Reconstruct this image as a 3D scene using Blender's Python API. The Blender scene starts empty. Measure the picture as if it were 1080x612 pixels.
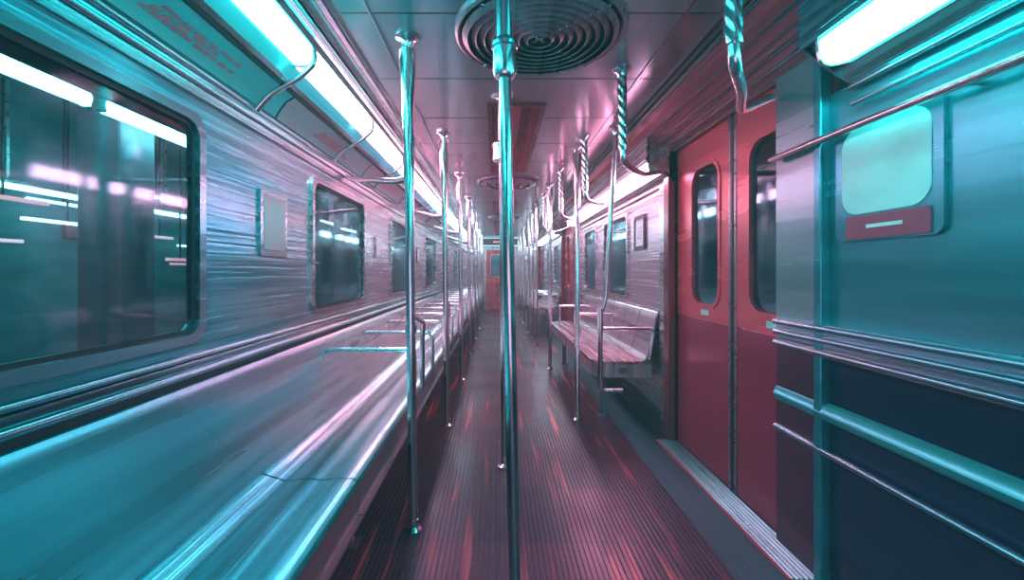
import bpy, bmesh, math, random
from mathutils import Vector, Matrix
random.seed(7)
S = bpy.context.scene
C = S.collection
PI = math.pi

# ------------------------------------------------------------------ camera, world, exposure
EYE = 1.115
cam = bpy.data.cameras.new('camera'); co = bpy.data.objects.new('camera', cam); C.objects.link(co)
co.location = (0, 0, EYE); co.rotation_euler = (PI/2, 0, 0)
cam.sensor_width = 36; cam.lens = 36*460/1080; cam.shift_x = 16/1080; cam.shift_y = -19/1080
cam.clip_start = 0.02; cam.clip_end = 200
S.camera = co
S.view_settings.view_transform = 'Standard'; S.view_settings.look = 'None'
S.view_settings.exposure = 0.12; S.view_settings.gamma = 1.0; S.view_settings.use_curve_mapping = False
W = bpy.data.worlds.new('world'); S.world = W; W.use_nodes = True
WORLD_COL = (0.08, 0.30, 0.42); WORLD_STR = 0.55
bg = W.node_tree.nodes['Background']; bg.inputs[0].default_value = (*WORLD_COL, 1); bg.inputs[1].default_value = WORLD_STR

HAZE = 0.024
wv = W.node_tree.nodes.new('ShaderNodeVolumeScatter'); wv.inputs['Density'].default_value = HAZE; wv.inputs['Color'].default_value = (0.88, 0.92, 0.98, 1)
W.node_tree.links.new(wv.outputs[0], W.node_tree.nodes['World Output'].inputs['Volume'])
L_TEAL = (0.9, 23.0, 23.0)      # tubes nearest the camera
L_MID = (17.0, 10.0, 14.0)
L_PINK = (25.0, 9.0, 15.0)
L_FAR = (12.0, 17.0, 20.0)    # tubes far along the car

def mixc(a, b, t): return tuple(a[i]*(1-t)+b[i]*t for i in range(3))
def lampcol(y):
    if y < 1.5: return L_TEAL
    if y < 2.6: return mixc(L_TEAL, L_MID, (y-1.5)/1.1)
    if y < 4.8: return mixc(L_MID, L_PINK, min(1, (y-2.6)/1.2))
    return mixc(L_PINK, L_FAR, min(1, (y-4.8)/2))

def area(name, loc, rot, size, sy, col, power):
    l = bpy.data.lights.new(name, 'AREA'); l.shape = 'RECTANGLE'; l.size = size; l.size_y = sy
    l.color = col; l.energy = power
    o = bpy.data.objects.new(name, l); C.objects.link(o); o.location = loc; o.rotation_euler = rot
    return o
# fill lamp added behind the camera to tint the dim parts mauve
area('rear_fill_light', (0.1, -1.7, 0.75), (PI/2, 0, 0), 2.0, 1.2, (0.75, 0.50, 0.75), 14)

# ------------------------------------------------------------------ materials
def newmat(name):
    m = bpy.data.materials.new(name); m.use_nodes = True
    nt = m.node_tree; return m, nt, nt.nodes['Principled BSDF']
def steel(name, col, rough=0.28, metal=1.0, streak=0.35, scale=(30, 0.5, 30), bump=0.15, col2=None, rr=0.15, teal_cast=None):
    m, nt, b = newmat(name); N = nt.nodes; Lk = nt.links
    tc = N.new('ShaderNodeTexCoord'); mp = N.new('ShaderNodeMapping'); mp.inputs['Scale'].default_value = scale
    Lk.new(tc.outputs['Object'], mp.inputs[0])
    n = N.new('ShaderNodeTexNoise'); n.inputs['Scale'].default_value = 1.0; n.inputs['Detail'].default_value = 4
    Lk.new(mp.outputs[0], n.inputs['Vector'])
    r = N.new('ShaderNodeValToRGB'); r.color_ramp.elements[0].position = 0.36; r.color_ramp.elements[1].position = 0.64
    c2 = col2 or tuple(c*(1-streak) for c in col)
    r.color_ramp.elements[0].color = (*c2, 1); r.color_ramp.elements[1].color = (*col, 1)
    Lk.new(n.outputs['Fac'], r.inputs[0])
    if teal_cast:   # teal light near the camera painted into the base colour, fading along the car
        cast_col, yc, wd = teal_cast
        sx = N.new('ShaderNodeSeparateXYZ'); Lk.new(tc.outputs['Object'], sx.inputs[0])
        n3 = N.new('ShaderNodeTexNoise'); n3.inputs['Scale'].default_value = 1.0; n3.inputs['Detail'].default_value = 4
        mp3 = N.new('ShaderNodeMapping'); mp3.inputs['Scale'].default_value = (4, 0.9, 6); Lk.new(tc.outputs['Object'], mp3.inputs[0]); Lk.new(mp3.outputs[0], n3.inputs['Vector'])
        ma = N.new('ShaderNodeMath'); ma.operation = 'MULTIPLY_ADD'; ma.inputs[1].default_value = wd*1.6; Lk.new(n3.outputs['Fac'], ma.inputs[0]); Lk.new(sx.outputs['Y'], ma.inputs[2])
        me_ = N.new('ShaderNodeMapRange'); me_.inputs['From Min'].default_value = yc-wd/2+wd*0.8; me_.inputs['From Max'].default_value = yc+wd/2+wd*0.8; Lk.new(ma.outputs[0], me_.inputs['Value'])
        mul = N.new('ShaderNodeMix'); mul.data_type = 'RGBA'; mul.blend_type = 'MULTIPLY'; mul.inputs[0].default_value = 1; Lk.new(r.outputs[0], mul.inputs[6]); mul.inputs[7].default_value = (*cast_col, 1)
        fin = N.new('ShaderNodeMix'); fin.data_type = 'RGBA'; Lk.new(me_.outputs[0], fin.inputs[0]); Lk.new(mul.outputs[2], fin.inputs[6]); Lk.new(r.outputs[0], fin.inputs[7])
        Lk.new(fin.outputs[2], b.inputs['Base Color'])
    else: Lk.new(r.outputs[0], b.inputs['Base Color'])
    mr = N.new('ShaderNodeMapRange'); mr.inputs['To Min'].default_value = max(0.03, rough-rr); mr.inputs['To Max'].default_value = rough+rr
    Lk.new(n.outputs['Fac'], mr.inputs['Value']); Lk.new(mr.outputs[0], b.inputs['Roughness'])
    b.inputs['Metallic'].default_value = metal
    if bump:
        bp = N.new('ShaderNodeBump'); bp.inputs['Strength'].default_value = bump; bp.inputs['Distance'].default_value = 0.01
        Lk.new(n.outputs['Fac'], bp.inputs['Height']); Lk.new(bp.outputs[0], b.inputs['Normal'])
    return m
def emit(name, col, k=1.0):
    m, nt, b = newmat(name)
    b.inputs['Base Color'].default_value = (0.8, 0.85, 0.85, 1)
    b.inputs['Emission Color'].default_value = (*[c/20 for c in col], 1)
    b.inputs['Emission Strength'].default_value = 20*k
    return m
def glass(name, tint):
    m, nt, b = newmat(name); N = nt.nodes; N.remove(b)
    t = N.new('ShaderNodeBsdfTransparent'); t.inputs[0].default_value = (*tint, 1)
    g = N.new('ShaderNodeBsdfGlossy'); g.inputs['Roughness'].default_value = 0.06; g.inputs[0].default_value = (0.8, 0.95, 1, 1)
    lw = N.new('ShaderNodeLayerWeight'); lw.inputs[0].default_value = 0.5
    pw = N.new('ShaderNodeMath'); pw.operation = 'POWER'; pw.inputs[1].default_value = 4
    f = N.new('ShaderNodeMath'); f.operation = 'MULTIPLY_ADD'; f.inputs[1].default_value = 0.7; f.inputs[2].default_value = 0.05
    nt.links.new(lw.outputs['Facing'], pw.inputs[0]); nt.links.new(pw.outputs[0], f.inputs[0])
    mx = N.new('ShaderNodeMixShader'); L = nt.links
    L.new(f.outputs[0], mx.inputs[0]); L.new(t.outputs[0], mx.inputs[1]); L.new(g.outputs[0], mx.inputs[2])
    L.new(mx.outputs[0], N['Material Output'].inputs['Surface'])
    return m
def printed(name, base, ink, scale, lo=0.52, hi=0.56, rough=0.35):
    m, nt, b = newmat(name); N = nt.nodes; Lk = nt.links
    tc = N.new('ShaderNodeTexCoord'); mp = N.new('ShaderNodeMapping'); mp.inputs['Scale'].default_value = scale
    Lk.new(tc.outputs['Object'], mp.inputs[0])
    n = N.new('ShaderNodeTexNoise'); n.inputs['Scale'].default_value = 1.0; n.inputs['Detail'].default_value = 3
    Lk.new(mp.outputs[0], n.inputs['Vector'])
    r = N.new('ShaderNodeValToRGB'); r.color_ramp.elements[0].position = lo; r.color_ramp.elements[1].position = hi
    r.color_ramp.elements[0].color = (*base, 1); r.color_ramp.elements[1].color = (*ink, 1)
    Lk.new(n.outputs['Fac'], r.inputs[0]); Lk.new(r.outputs[0], b.inputs['Base Color'])
    b.inputs['Roughness'].default_value = rough
    return m
M = {}
M['chrome'] = steel('chrome_tube', (0.80, 0.80, 0.83), 0.19, 1, 0.2, (60, 60, 6), 0.10, rr=0.06)
M['steel'] = steel('brushed_steel', (0.68, 0.66, 0.70), 0.27, 1, 0.35, teal_cast=((0.22, 0.92, 0.96), 1.7, 1.4))
M['steel_wall'] = steel('patterned_steel_panel', (0.74, 0.64, 0.71), 0.24, 0.7, 0.38, (22, 0.9, 60), 0.28, rr=0.14, teal_cast=((0.14, 0.85, 0.95), 2.1, 1.6))
M['pocket'] = steel('pale_pocket_steel', (0.30, 0.46, 0.50), 0.26, 0.6, 0.3, (9, 0.6, 9), 0.15)
M['edge'] = steel('dusky_edge_steel', (0.42, 0.26, 0.32), 0.3, 0.7, 0.2)
M['plumdark'] = steel('dark_plum_enamel', (0.16, 0.035, 0.08), 0.25, 0.3, 0.2, (6, 0.8, 6), 0.08, rr=0.04)
M['navyblue'] = steel('deep_blue_kick_enamel', (0.04, 0.055, 0.14), 0.24, 0.5, 0.3, (9, 0.6, 9), 0.12)
M['seat_l'] = steel('worn_steel_seat', (0.74, 0.66, 0.72), 0.20, 0.75, 0.5, (26, 0.55, 26), 0.30, rr=0.12, teal_cast=((0.08, 0.85, 0.92), 1.85, 1.1))
M['seat_r'] = steel('streaked_rosy_steel_seat', (0.78, 0.52, 0.58), 0.26, 0.8, 0.6, (42, 0.7, 42), 0.35, rr=0.12, col2=(0.34, 0.11, 0.17))  # red streaks put the reflections on the seat into its colour
M['back'] = steel('seat_back_steel', (0.56, 0.43, 0.50), 0.28, 0.7, 0.4, (14, 0.5, 14), 0.25, rr=0.1, teal_cast=((0.05, 0.80, 0.88), 1.9, 1.3))
M['apron'] = steel('bench_apron_steel', (0.66, 0.52, 0.57), 0.3, 0.7, 0.25, (30, 30, 1), 0.08)
M['fascia'] = steel('seat_edge_steel', (0.35, 0.28, 0.33), 0.3, 0.9, 0.3)
M['maroon'] = steel('maroon_enamel', (0.45, 0.07, 0.12), 0.28, 0.35, 0.4, (20, 0.5, 20), 0.08, rr=0.08)
M['jamb'] = steel('maroon_jamb_paint', (0.30, 0.06, 0.09), 0.25, 0.5, 0.3, (30, 30, 1), 0.08, rr=0.08)
M['door_red'] = steel('coral_door_enamel', (0.90, 0.10, 0.15), 0.27, 0.3, 0.12, (6, 0.8, 6), 0.05, rr=0.03)
M['door_plum'] = steel('plum_door_enamel', (0.50, 0.04, 0.11), 0.26, 0.3, 0.15, (6, 0.8, 6), 0.05, rr=0.03)
M['ceiling'] = steel('glossy_ceiling_laminate', (0.60, 0.45, 0.52), 0.20, 0.6, 0.22, (5, 0.7, 5), 0.10, rr=0.08, teal_cast=((0.30, 1.0, 1.0), 1.9, 1.2))
M['trimdark'] = steel('dark_rubber_trim', (0.035, 0.03, 0.045), 0.4, 0.2, 0.3)
M['navy'] = steel('dark_navy_enamel', (0.05, 0.06, 0.09), 0.35, 0.4, 0.4)  # one even dark navy, shared by low, hidden and outer parts
M['teal_strip'] = steel('dark_slate_threshold_floor', (0.035, 0.075, 0.12), 0.42, 0.1, 0.4, (90, 1.5, 1), 0.25)
M['sill'] = steel('ribbed_sill_metal', (0.30, 0.62, 0.66), 0.3, 0.8, 0.4, (80, 0.8, 1), 0.2)
M['tealpaint'] = steel('teal_cove_enamel', (0.05, 0.50, 0.54), 0.25, 0.5, 0.25, (20, 0.4, 20), 0.05, rr=0.08)
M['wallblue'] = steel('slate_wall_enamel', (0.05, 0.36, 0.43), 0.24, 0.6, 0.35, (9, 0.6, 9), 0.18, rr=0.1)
M['louvre'] = steel('mauve_louvre_enamel', (0.42, 0.22, 0.28), 0.3, 0.4, 0.3)
M['housing'] = steel('lamp_housing_metal', (0.55, 0.62, 0.64), 0.3, 0.8, 0.2)
M['ad1'] = printed('advert_teal_light_tint', (0.015, 0.78, 0.78), (0.10, 0.66, 0.68), (16, 3.0, 16), 0.4, 0.7)  # teal light on the near cards put into their colour
M['ink'] = printed('rosy_ink', (0.70, 0.26, 0.34), (0.58, 0.32, 0.40), (9, 9, 9))
M['ad2'] = printed('advert_print_rose', (0.42, 0.56, 0.60), (0.60, 0.38, 0.44), (10, 3.0, 10), 0.45, 0.75)
M['glass'] = glass('tinted_window_glass', (0.60, 0.88, 0.92))
M['notice'] = printed('notice_paper', (0.55, 0.85, 0.84), (0.35, 0.66, 0.68), (4, 4, 5), 0.5, 0.7)
M['notice_red'] = printed('notice_red_band', (0.48, 0.05, 0.10), (0.40, 0.05, 0.09), (4, 4, 5))
M['white'] = printed('white_print', (0.75, 0.85, 0.85), (0.7, 0.8, 0.8), (4, 4, 4))
M['black'] = steel('black_plastic', (0.02, 0.02, 0.03), 0.3, 0.0, 0.2)
M['outwall'] = printed('tunnel_wall_tiles', (0.03, 0.26, 0.33), (0.08, 0.34, 0.40), (2, 2.5, 7), 0.45, 0.6, 0.4)
M['outcol'] = printed('station_column_paint', (0.26, 0.14, 0.18), (0.16, 0.12, 0.17), (2, 2, 6), 0.45, 0.6, 0.4)
M['outsign'] = printed('station_sign_red', (0.6, 0.12, 0.15), (0.5, 0.1, 0.12), (2, 2, 2))
M['trimglow'] = emit('added_trim_glow', (0.5, 1.6, 1.7), 0.5)  # glow added to brighten the sign trim, which holds no lamp
M['red_text_streak'] = emit('red_text_and_streak_glow', (6, 1.2, 1.6), 0.25)
M['tube_out'] = emit('added_tube_glow', (6.0, 18.0, 18.0), 1.0)
M['tube_small'] = emit('added_strip_glow', (6.0, 8.0, 8.0), 0.6)

def floor_mat():
    m, nt, b = newmat('ribbed_maroon_rubber_tile'); N = nt.nodes; Lk = nt.links
    tc = N.new('ShaderNodeTexCoord')
    br = N.new('ShaderNodeTexBrick'); br.offset = 0.0; br.squash = 1
    br.inputs['Color1'].default_value = (0.15, 0.028, 0.068, 1); br.inputs['Color2'].default_value = (0.055, 0.02, 0.05, 1)
    br.inputs['Mortar'].default_value = (0.02, 0.012, 0.02, 1)
    br.inputs['Scale'].default_value = 1; br.inputs['Mortar Size'].default_value = 0.003
    br.inputs['Brick Width'].default_value = 0.305; br.inputs['Row Height'].default_value = 0.45
    Lk.new(tc.outputs['Object'], br.inputs['Vector'])
    mp = N.new('ShaderNodeMapping'); mp.inputs['Scale'].default_value = (20, 1.0, 1)
    Lk.new(tc.outputs['Object'], mp.inputs[0])
    n = N.new('ShaderNodeTexNoise'); n.inputs['Scale'].default_value = 1; n.inputs['Detail'].default_value = 3
    Lk.new(mp.outputs[0], n.inputs['Vector'])
    r = N.new('ShaderNodeValToRGB'); r.color_ramp.elements[0].position = 0.58; r.color_ramp.elements[1].position = 0.72
    r.color_ramp.elements[0].color = (0, 0, 0, 1); r.color_ramp.elements[1].color = (1, 1, 1, 1)
    Lk.new(n.outputs['Fac'], r.inputs[0])
    mx = N.new('ShaderNodeMix'); mx.data_type = 'RGBA'
    Lk.new(r.outputs[0], mx.inputs[0]); Lk.new(br.outputs['Color'], mx.inputs[6]); mx.inputs[7].default_value = (0.75, 0.10, 0.13, 1)  # coral highlights painted as streaks in the tile colour
    Lk.new(mx.outputs[2], b.inputs['Base Color'])
    n2 = N.new('ShaderNodeTexNoise'); n2.inputs['Scale'].default_value = 2.2; n2.inputs['Detail'].default_value = 2
    Lk.new(tc.outputs['Object'], n2.inputs['Vector'])
    mr = N.new('ShaderNodeMapRange'); mr.inputs['From Min'].default_value = 0.35; mr.inputs['From Max'].default_value = 0.65
    mr.inputs['To Min'].default_value = 0.28; mr.inputs['To Max'].default_value = 0.40
    Lk.new(n2.outputs['Fac'], mr.inputs['Value']); Lk.new(mr.outputs[0], b.inputs['Roughness'])
    b.inputs['Metallic'].default_value = 0.15
    b.inputs['Specular IOR Level'].default_value = 0.6
    return m
M['floor'] = floor_mat()

# ------------------------------------------------------------------ helpers
def obj(name, bm, mat, parent=None, smooth=False):
    me = bpy.data.meshes.new(name)
    bmesh.ops.recalc_face_normals(bm, faces=bm.faces[:])
    bm.to_mesh(me); bm.free()
    me.materials.append(M[mat] if isinstance(mat, str) else mat)
    if smooth:
        for p in me.polygons: p.use_smooth = True
        try: me.set_sharp_from_angle(angle=math.radians(38))
        except Exception: pass
    o = bpy.data.objects.new(name, me); C.objects.link(o)
    if parent:
        o.parent = parent
        w = parent_world(parent)
        o.matrix_parent_inverse = Matrix.Identity(4)
        o.location = -w
    return o
def parent_world(p):
    # builders use world coordinates; every parent is unrotated
    v = Vector(p.location)
    while p.parent: p = p.parent; v += Vector(p.location)
    return v
def thing(name, label, cat, loc, group=None):
    o = bpy.data.objects.new(name, None); C.objects.link(o); o.location = loc; o.empty_display_size = 0.1
    o['label'] = label; o['category'] = cat
    if group: o['group'] = group
    return o
def tag(o, label, cat, group=None):
    o['label'] = label; o['category'] = cat
    if group: o['group'] = group
    return o
def struct_root(name, loc=(0, 0, 0)):
    o = bpy.data.objects.new(name, None); C.objects.link(o); o.location = loc; o['kind'] = 'structure'; return o
def struct(name, bm, mat, smooth=False):
    o = obj(name, bm, mat, None, smooth); o['kind'] = 'structure'; return o
def B(): return bmesh.new()
def box(bm, x0, x1, y0, y1, z0, z1, bev=0.0):
    vs = [bm.verts.new((x, y, z)) for x in (x0, x1) for y in (y0, y1) for z in (z0, z1)]
    fs = [(0, 1, 3, 2), (4, 6, 7, 5), (0, 4, 5, 1), (2, 3, 7, 6), (0, 2, 6, 4), (1, 5, 7, 3)]
    F = [bm.faces.new([vs[i] for i in f]) for f in fs]
    if bev > 0:
        es = list({e for f in F for e in f.edges})
        bmesh.ops.bevel(bm, geom=es, offset=bev, segments=2, affect='EDGES', profile=0.5)
    return bm
def prism(bm, pts, y0, y1):
    """closed polygon in X-Z extruded along Y"""
    a = [bm.verts.new((x, y0, z)) for x, z in pts]; b = [bm.verts.new((x, y1, z)) for x, z in pts]
    n = len(pts)
    for i in range(n):
        j = (i+1) % n; bm.faces.new((a[i], a[j], b[j], b[i]))
    bm.faces.new(a[::-1]); bm.faces.new(b)
    return bm
def ribbon(bm, pts, y0, y1, t):
    """open X-Z polyline thickened by t (to the left of its direction) and extruded along Y"""
    n = len(pts); off = []
    for i in range(n):
        p = Vector(pts[i]); d = Vector((0, 0))
        if i > 0: d += (p-Vector(pts[i-1])).normalized()
        if i < n-1: d += (Vector(pts[i+1])-p).normalized()
        d.normalize(); off.append((p.x - d.y*t, p.y + d.x*t))
    vs = []
    for y in (y0, y1):
        vs.append(([bm.verts.new((x, y, z)) for x, z in pts], [bm.verts.new((x, y, z)) for x, z in off]))
    (a, ao), (b, bo) = vs
    for i in range(n-1):
        bm.faces.new((a[i], a[i+1], b[i+1], b[i])); bm.faces.new((ao[i], bo[i], bo[i+1], ao[i+1]))
        bm.faces.new((a[i], ao[i], ao[i+1], a[i+1])); bm.faces.new((b[i], b[i+1], bo[i+1], bo[i]))
    bm.faces.new((a[0], b[0], bo[0], ao[0])); bm.faces.new((a[-1], ao[-1], bo[-1], b[-1]))
    return bm
def smoothpath(pts, r=0.06, k=5):
    P = [Vector(p) for p in pts]; out = [P[0]]
    for i in range(1, len(P)-1):
        a, b, c = P[i-1], P[i], P[i+1]
        da, dc = (a-b), (c-b); rr = min(r, da.length*0.49, dc.length*0.49)
        s, e = b+da.normalized()*rr, b+dc.normalized()*rr
        for j in range(k+1):
            t = j/k; out.append(s*(1-t)**2 + b*2*t*(1-t) + e*t*t)
    out.append(P[-1]); return out
def tube(bm, pts, r, seg=16, twist=0.0, lobes=0, amp=0.0, step=None):
    P = [Vector(p) for p in pts]
    if step:
        Q = [P[0]]
        for i in range(1, len(P)):
            L = (P[i]-P[i-1]).length; n = max(1, int(L/step))
            for j in range(1, n+1): Q.append(P[i-1].lerp(P[i], j/n))
        P = Q
    rad = r if callable(r) else (lambda s: r)
    t0 = (P[1]-P[0]).normalized(); up = Vector((0, 0, 1)) if abs(t0.z) < 0.9 else Vector((1, 0, 0))
    u = t0.cross(up).normalized(); rings = []; s = 0
    for i, p in enumerate(P):
        t = (P[min(i+1, len(P)-1)]-P[max(i-1, 0)]).normalized()
        u = (u - t*u.dot(t)).normalized(); v = t.cross(u)
        if i: s += (p-P[i-1]).length
        ring = []
        for k in range(seg):
            a = 2*PI*k/seg; rr = rad(s)
            if lobes: rr *= 1+amp*math.cos(lobes*(a)+twist*s)
            ring.append(bm.verts.new(p + (u*math.cos(a)+v*math.sin(a))*rr))
        rings.append(ring)
    for i in range(len(rings)-1):
        for k in range(seg):
            bm.faces.new((rings[i][k], rings[i][(k+1) % seg], rings[i+1][(k+1) % seg], rings[i+1][k]))
    bm.faces.new(rings[0][::-1]); bm.faces.new(rings[-1])
    return bm
def lathe(bm, prof, c, seg=24):
    """prof: (radius, z) list around a vertical axis through c"""
    rings = []
    for r, z in prof:
        rings.append([bm.verts.new((c[0]+r*math.cos(2*PI*k/seg), c[1]+r*math.sin(2*PI*k/seg), c[2]+z)) for k in range(seg)])
    for i in range(len(rings)-1):
        for k in range(seg):
            bm.faces.new((rings[i][k], rings[i][(k+1) % seg], rings[i+1][(k+1) % seg], rings[i+1][k]))
    if prof[0][0] > 1e-4: bm.faces.new(rings[0][::-1])
    if prof[-1][0] > 1e-4: bm.faces.new(rings[-1])
    return bm
def rrect(y0, y1, z0, z1, r, n=6):
    out = []
    for cy, cz, a0 in ((y1-r, z1-r, 0), (y0+r, z1-r, PI/2), (y0+r, z0+r, PI), (y1-r, z0+r, 1.5*PI)):
        for k in range(n+1):
            a = a0+PI/2*k/n; out.append((cy+r*math.cos(a), cz+r*math.sin(a)))
    return out
def frame_x(bm, x0, x1, outer, inner):
    """ring between two loops in the Y-Z plane, thick in X"""
    n = len(outer)
    A = [[bm.verts.new((x, y, z)) for y, z in loop] for x in (x0, x1) for loop in (outer, inner)]
    o0, i0, o1, i1 = A
    for k in range(n):
        j = (k+1) % n
        bm.faces.new((o0[k], o0[j], i0[j], i0[k])); bm.faces.new((o1[k], i1[k], i1[j], o1[j]))
        bm.faces.new((o0[k], o1[k], o1[j], o0[j])); bm.faces.new((i0[k], i0[j], i1[j], i1[k]))
    return bm
def plate_x(bm, x0, x1, loop):
    a = [bm.verts.new((x0, y, z)) for y, z in loop]; b = [bm.verts.new((x1, y, z)) for y, z in loop]; n = len(loop)
    for k in range(n): bm.faces.new((a[k], a[(k+1) % n], b[(k+1) % n], b[k]))
    bm.faces.new(a[::-1]); bm.faces.new(b); return bm
def plate_y(bm, y0, y1, loop):
    a = [bm.verts.new((x, y0, z)) for x, z in loop]; b = [bm.verts.new((x, y1, z)) for x, z in loop]; n = len(loop)
    for k in range(n): bm.faces.new((a[k], a[(k+1) % n], b[(k+1) % n], b[k]))
    bm.faces.new(a[::-1]); bm.faces.new(b); return bm
def frame_y(bm, y0, y1, outer, inner):
    n = len(outer)
    A = [[bm.verts.new((x, y, z)) for x, z in loop] for y in (y0, y1) for loop in (outer, inner)]
    o0, i0, o1, i1 = A
    for k in range(n):
        j = (k+1) % n
        bm.faces.new((o0[k], o0[j], i0[j], i0[k])); bm.faces.new((o1[k], i1[k], i1[j], o1[j]))
        bm.faces.new((o0[k], o1[k], o1[j], o0[j])); bm.faces.new((i0[k], i0[j], i1[j], i1[k]))
    return bm
Z = lambda dz: EYE+dz

YB, YE = -1.6, 12.8          # rear of the modelled car and its end wall
HC = 2.13                    # ceiling height
XL, XR = -1.03, 1.17         # inner wall faces

# ------------------------------------------------------------------ floor
bm = B()
pitch = 0.021; x = -0.995; prof = []
while x < 0.855:
    prof += [(x, -0.003), (x+0.002, 0.002), (x+0.012, 0.002), (x+0.014, -0.003)]; x += pitch
prof += [(0.86, 0.0)]
prism(bm, [(-0.995, -0.03)] + prof + [(0.86, -0.03)], YB, YE)
struct('floor', bm, 'floor')
bm = B(); x = 0.862; prof = []
while x < 1.055:
    prof += [(x, 0.0), (x+0.002, 0.0015), (x+0.006, 0.0015), (x+0.008, 0.0)]; x += 0.010
prism(bm, [(0.8605, -0.03)] + prof + [(1.06, 0.0), (1.06, -0.03)], YB, YE)
struct('floor_right_border', bm, 'teal_strip')
bm = B(); box(bm, -1.2, -0.9955, YB, YE, -0.03, 0.0); struct('floor_left_border', bm, 'navy')

# ------------------------------------------------------------------ ceiling
bm = B(); box(bm, -0.62, 0.875, YB, YE, HC, HC+0.04); struct('ceiling', bm, 'ceiling')
bm = B(); y = 2.29-0.58*6
while y < YE:
    box(bm, -0.61, 0.865, y-0.003, y+0.003, HC-0.0015, HC+0.01); y += 0.58
struct('trim_1', bm, 'trimdark')
bm = B(); box(bm, 0.735, 0.745, YB, YE, HC-0.006, HC); box(bm, -0.50, -0.492, YB, YE, HC-0.005, HC); struct('trim_2', bm, 'steel')

# stepped cove between ceiling and left lamp, then the advert cove and the rails down to the window head
bm = B()
ribbon(bm, [(-0.62, HC), (-0.635, Z(1.0)), (-0.65, Z(1.005)), (-0.665, Z(0.985)), (-0.68, Z(0.99)), (-0.70, Z(0.968)), (-0.715, Z(0.974)),
            (-0.73, Z(0.95)), (-0.745, Z(0.955)), (-0.765, Z(0.938))][::-1], YB, YE, 0.02)
struct('trim_3', bm, 'steel')
bm = B(); ribbon(bm, [(-0.66, Z(0.984)), (-0.672, Z(0.984))], YB, YE, 0.004); ribbon(bm, [(-0.707, Z(0.966)), (-0.72, Z(0.966))], YB, YE, 0.004); struct('trim_4', bm, 'trimdark')
bm = B(); ribbon(bm, [(-0.845, Z(0.862)), (-0.875, Z(0.83)), (-0.895, Z(0.806))], YB, YE, -0.01); struct('trim_5', bm, 'tealpaint')
bm = B(); ribbon(bm, [(-0.89, Z(0.806)), (-0.90, Z(0.798)), (-0.912, Z(0.80))], YB, YE, 0.006); struct('trim_6', bm, 'trimdark')
bm = B(); ribbon(bm, [(-0.875, Z(0.812)), (-0.89, Z(0.798))], YB, YE, 0.008); struct('trim_7', bm, 'steel', True)
# advert cove backing
bm = B(); ribbon(bm, [(-0.92, Z(0.81)), (-0.965, Z(0.785)), (-1.0, Z(0.74)), (-1.03, Z(0.69))], YB, YE, -0.02); struct('wall_left_cove', bm, 'tealpaint', True)
bm = B()
for (cx, cz, r) in ((-1.022, 0.688, 0.011), (-1.022, 0.648, 0.013)):
    tube(bm, [(cx, YB, Z(cz)), (cx, YE, Z(cz))], r, 12)
box(bm, -1.045, -1.02, YB, YE, Z(0.60), Z(0.632)); box(bm, -1.04, -1.025, YB, YE, Z(0.632), Z(0.70))
struct('trim_8', bm, 'steel', True)

# right side: upper cove in the door bay style along the whole length
bm = B()
ribbon(bm, [(0.875, HC), (0.885, Z(1.0)), (0.90, Z(1.0)), (0.905, Z(0.98)), (0.92, Z(0.98)), (0.925, Z(0.96))], YB, YE, 0.02)
struct('trim_9', bm, 'trimdark')
bm = B(); ribbon(bm, [(0.925, Z(0.965)), (0.955, Z(0.925)), (0.99, Z(0.895))], YB, YE, 0.02); struct('wall_right_cove', bm, 'maroon')
bm = B(); box(bm, 0.918, 0.928, YB, YE, Z(0.955), Z(0.965)); box(bm, 0.985, 0.995, YB, YE, Z(0.885), Z(0.895)); struct('trim_10', bm, 'steel')

# ------------------------------------------------------------------ side walls
def wall_with_windows(side, x, t, wins, z0, z1, zb, zt, y0, y1, mat, name):
    """side -1/+1; wall skin as boxes around the window holes"""
    xa, xb = sorted((x, x+side*t)); bm = B()
    box(bm, xa, xb, y0, y1, zb, z0); box(bm, xa, xb, y0, y1, z1, zt)
    ys = [y0]
    for a, b in wins: ys += [a, b]
    ys.append(y1)
    for i in range(0, len(ys), 2):
        if ys[i+1]-ys[i] > 1e-3: box(bm, xa, xb, ys[i], ys[i+1], z0, z1)
    o = struct(name, bm, mat)
    return o
wn = [0]
def window(side, x, a, b, z0, z1):
    wn[0] += 1
    r = struct_root('window_%d' % wn[0], (x, (a+b)/2, z0))
    bm = B(); xi, xo = x-side*0.018, x+side*0.03; X = sorted((xi, xo))
    frame_x(bm, X[0], X[1], rrect(a-0.02, b+0.02, z0-0.02, z1+0.02, 0.07), rrect(a+0.012, b-0.012, z0+0.012, z1-0.012, 0.06))
    obj('window_frame', bm, 'steel', r)
    bm = B(); X = sorted((x+side*0.004, x+side*0.012)); plate_x(bm, X[0], X[1], rrect(a+0.008, b-0.008, z0+0.008, z1-0.008, 0.06))
    obj('pane', bm, 'glass', r)
    bm = B(); X = sorted((x-side*0.004, x+side*0.002)); frame_x(bm, X[0], X[1], rrect(a+0.013, b-0.013, z0+0.013, z1-0.013, 0.058), rrect(a+0.028, b-0.028, z0+0.028, z1-0.028, 0.05))
    obj('rubber_seal', bm, 'trimdark', r)
winsL = [(-0.9, -0.1), (0.22, 1.50), (2.42, 3.35), (4.2, 5.15), (6.2, 7.3), (8.1, 9.2), (10.1, 11.2)]
WZ0, WZ1 = Z(-0.22), Z(0.52)
wall_with_windows(-1, XL, 0.03, winsL, WZ0, WZ1, Z(-0.30), Z(0.61), YB, YE, 'steel_wall', 'wall_left')
for a, b in winsL: window(-1, XL, a, b, WZ0, WZ1)
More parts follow.
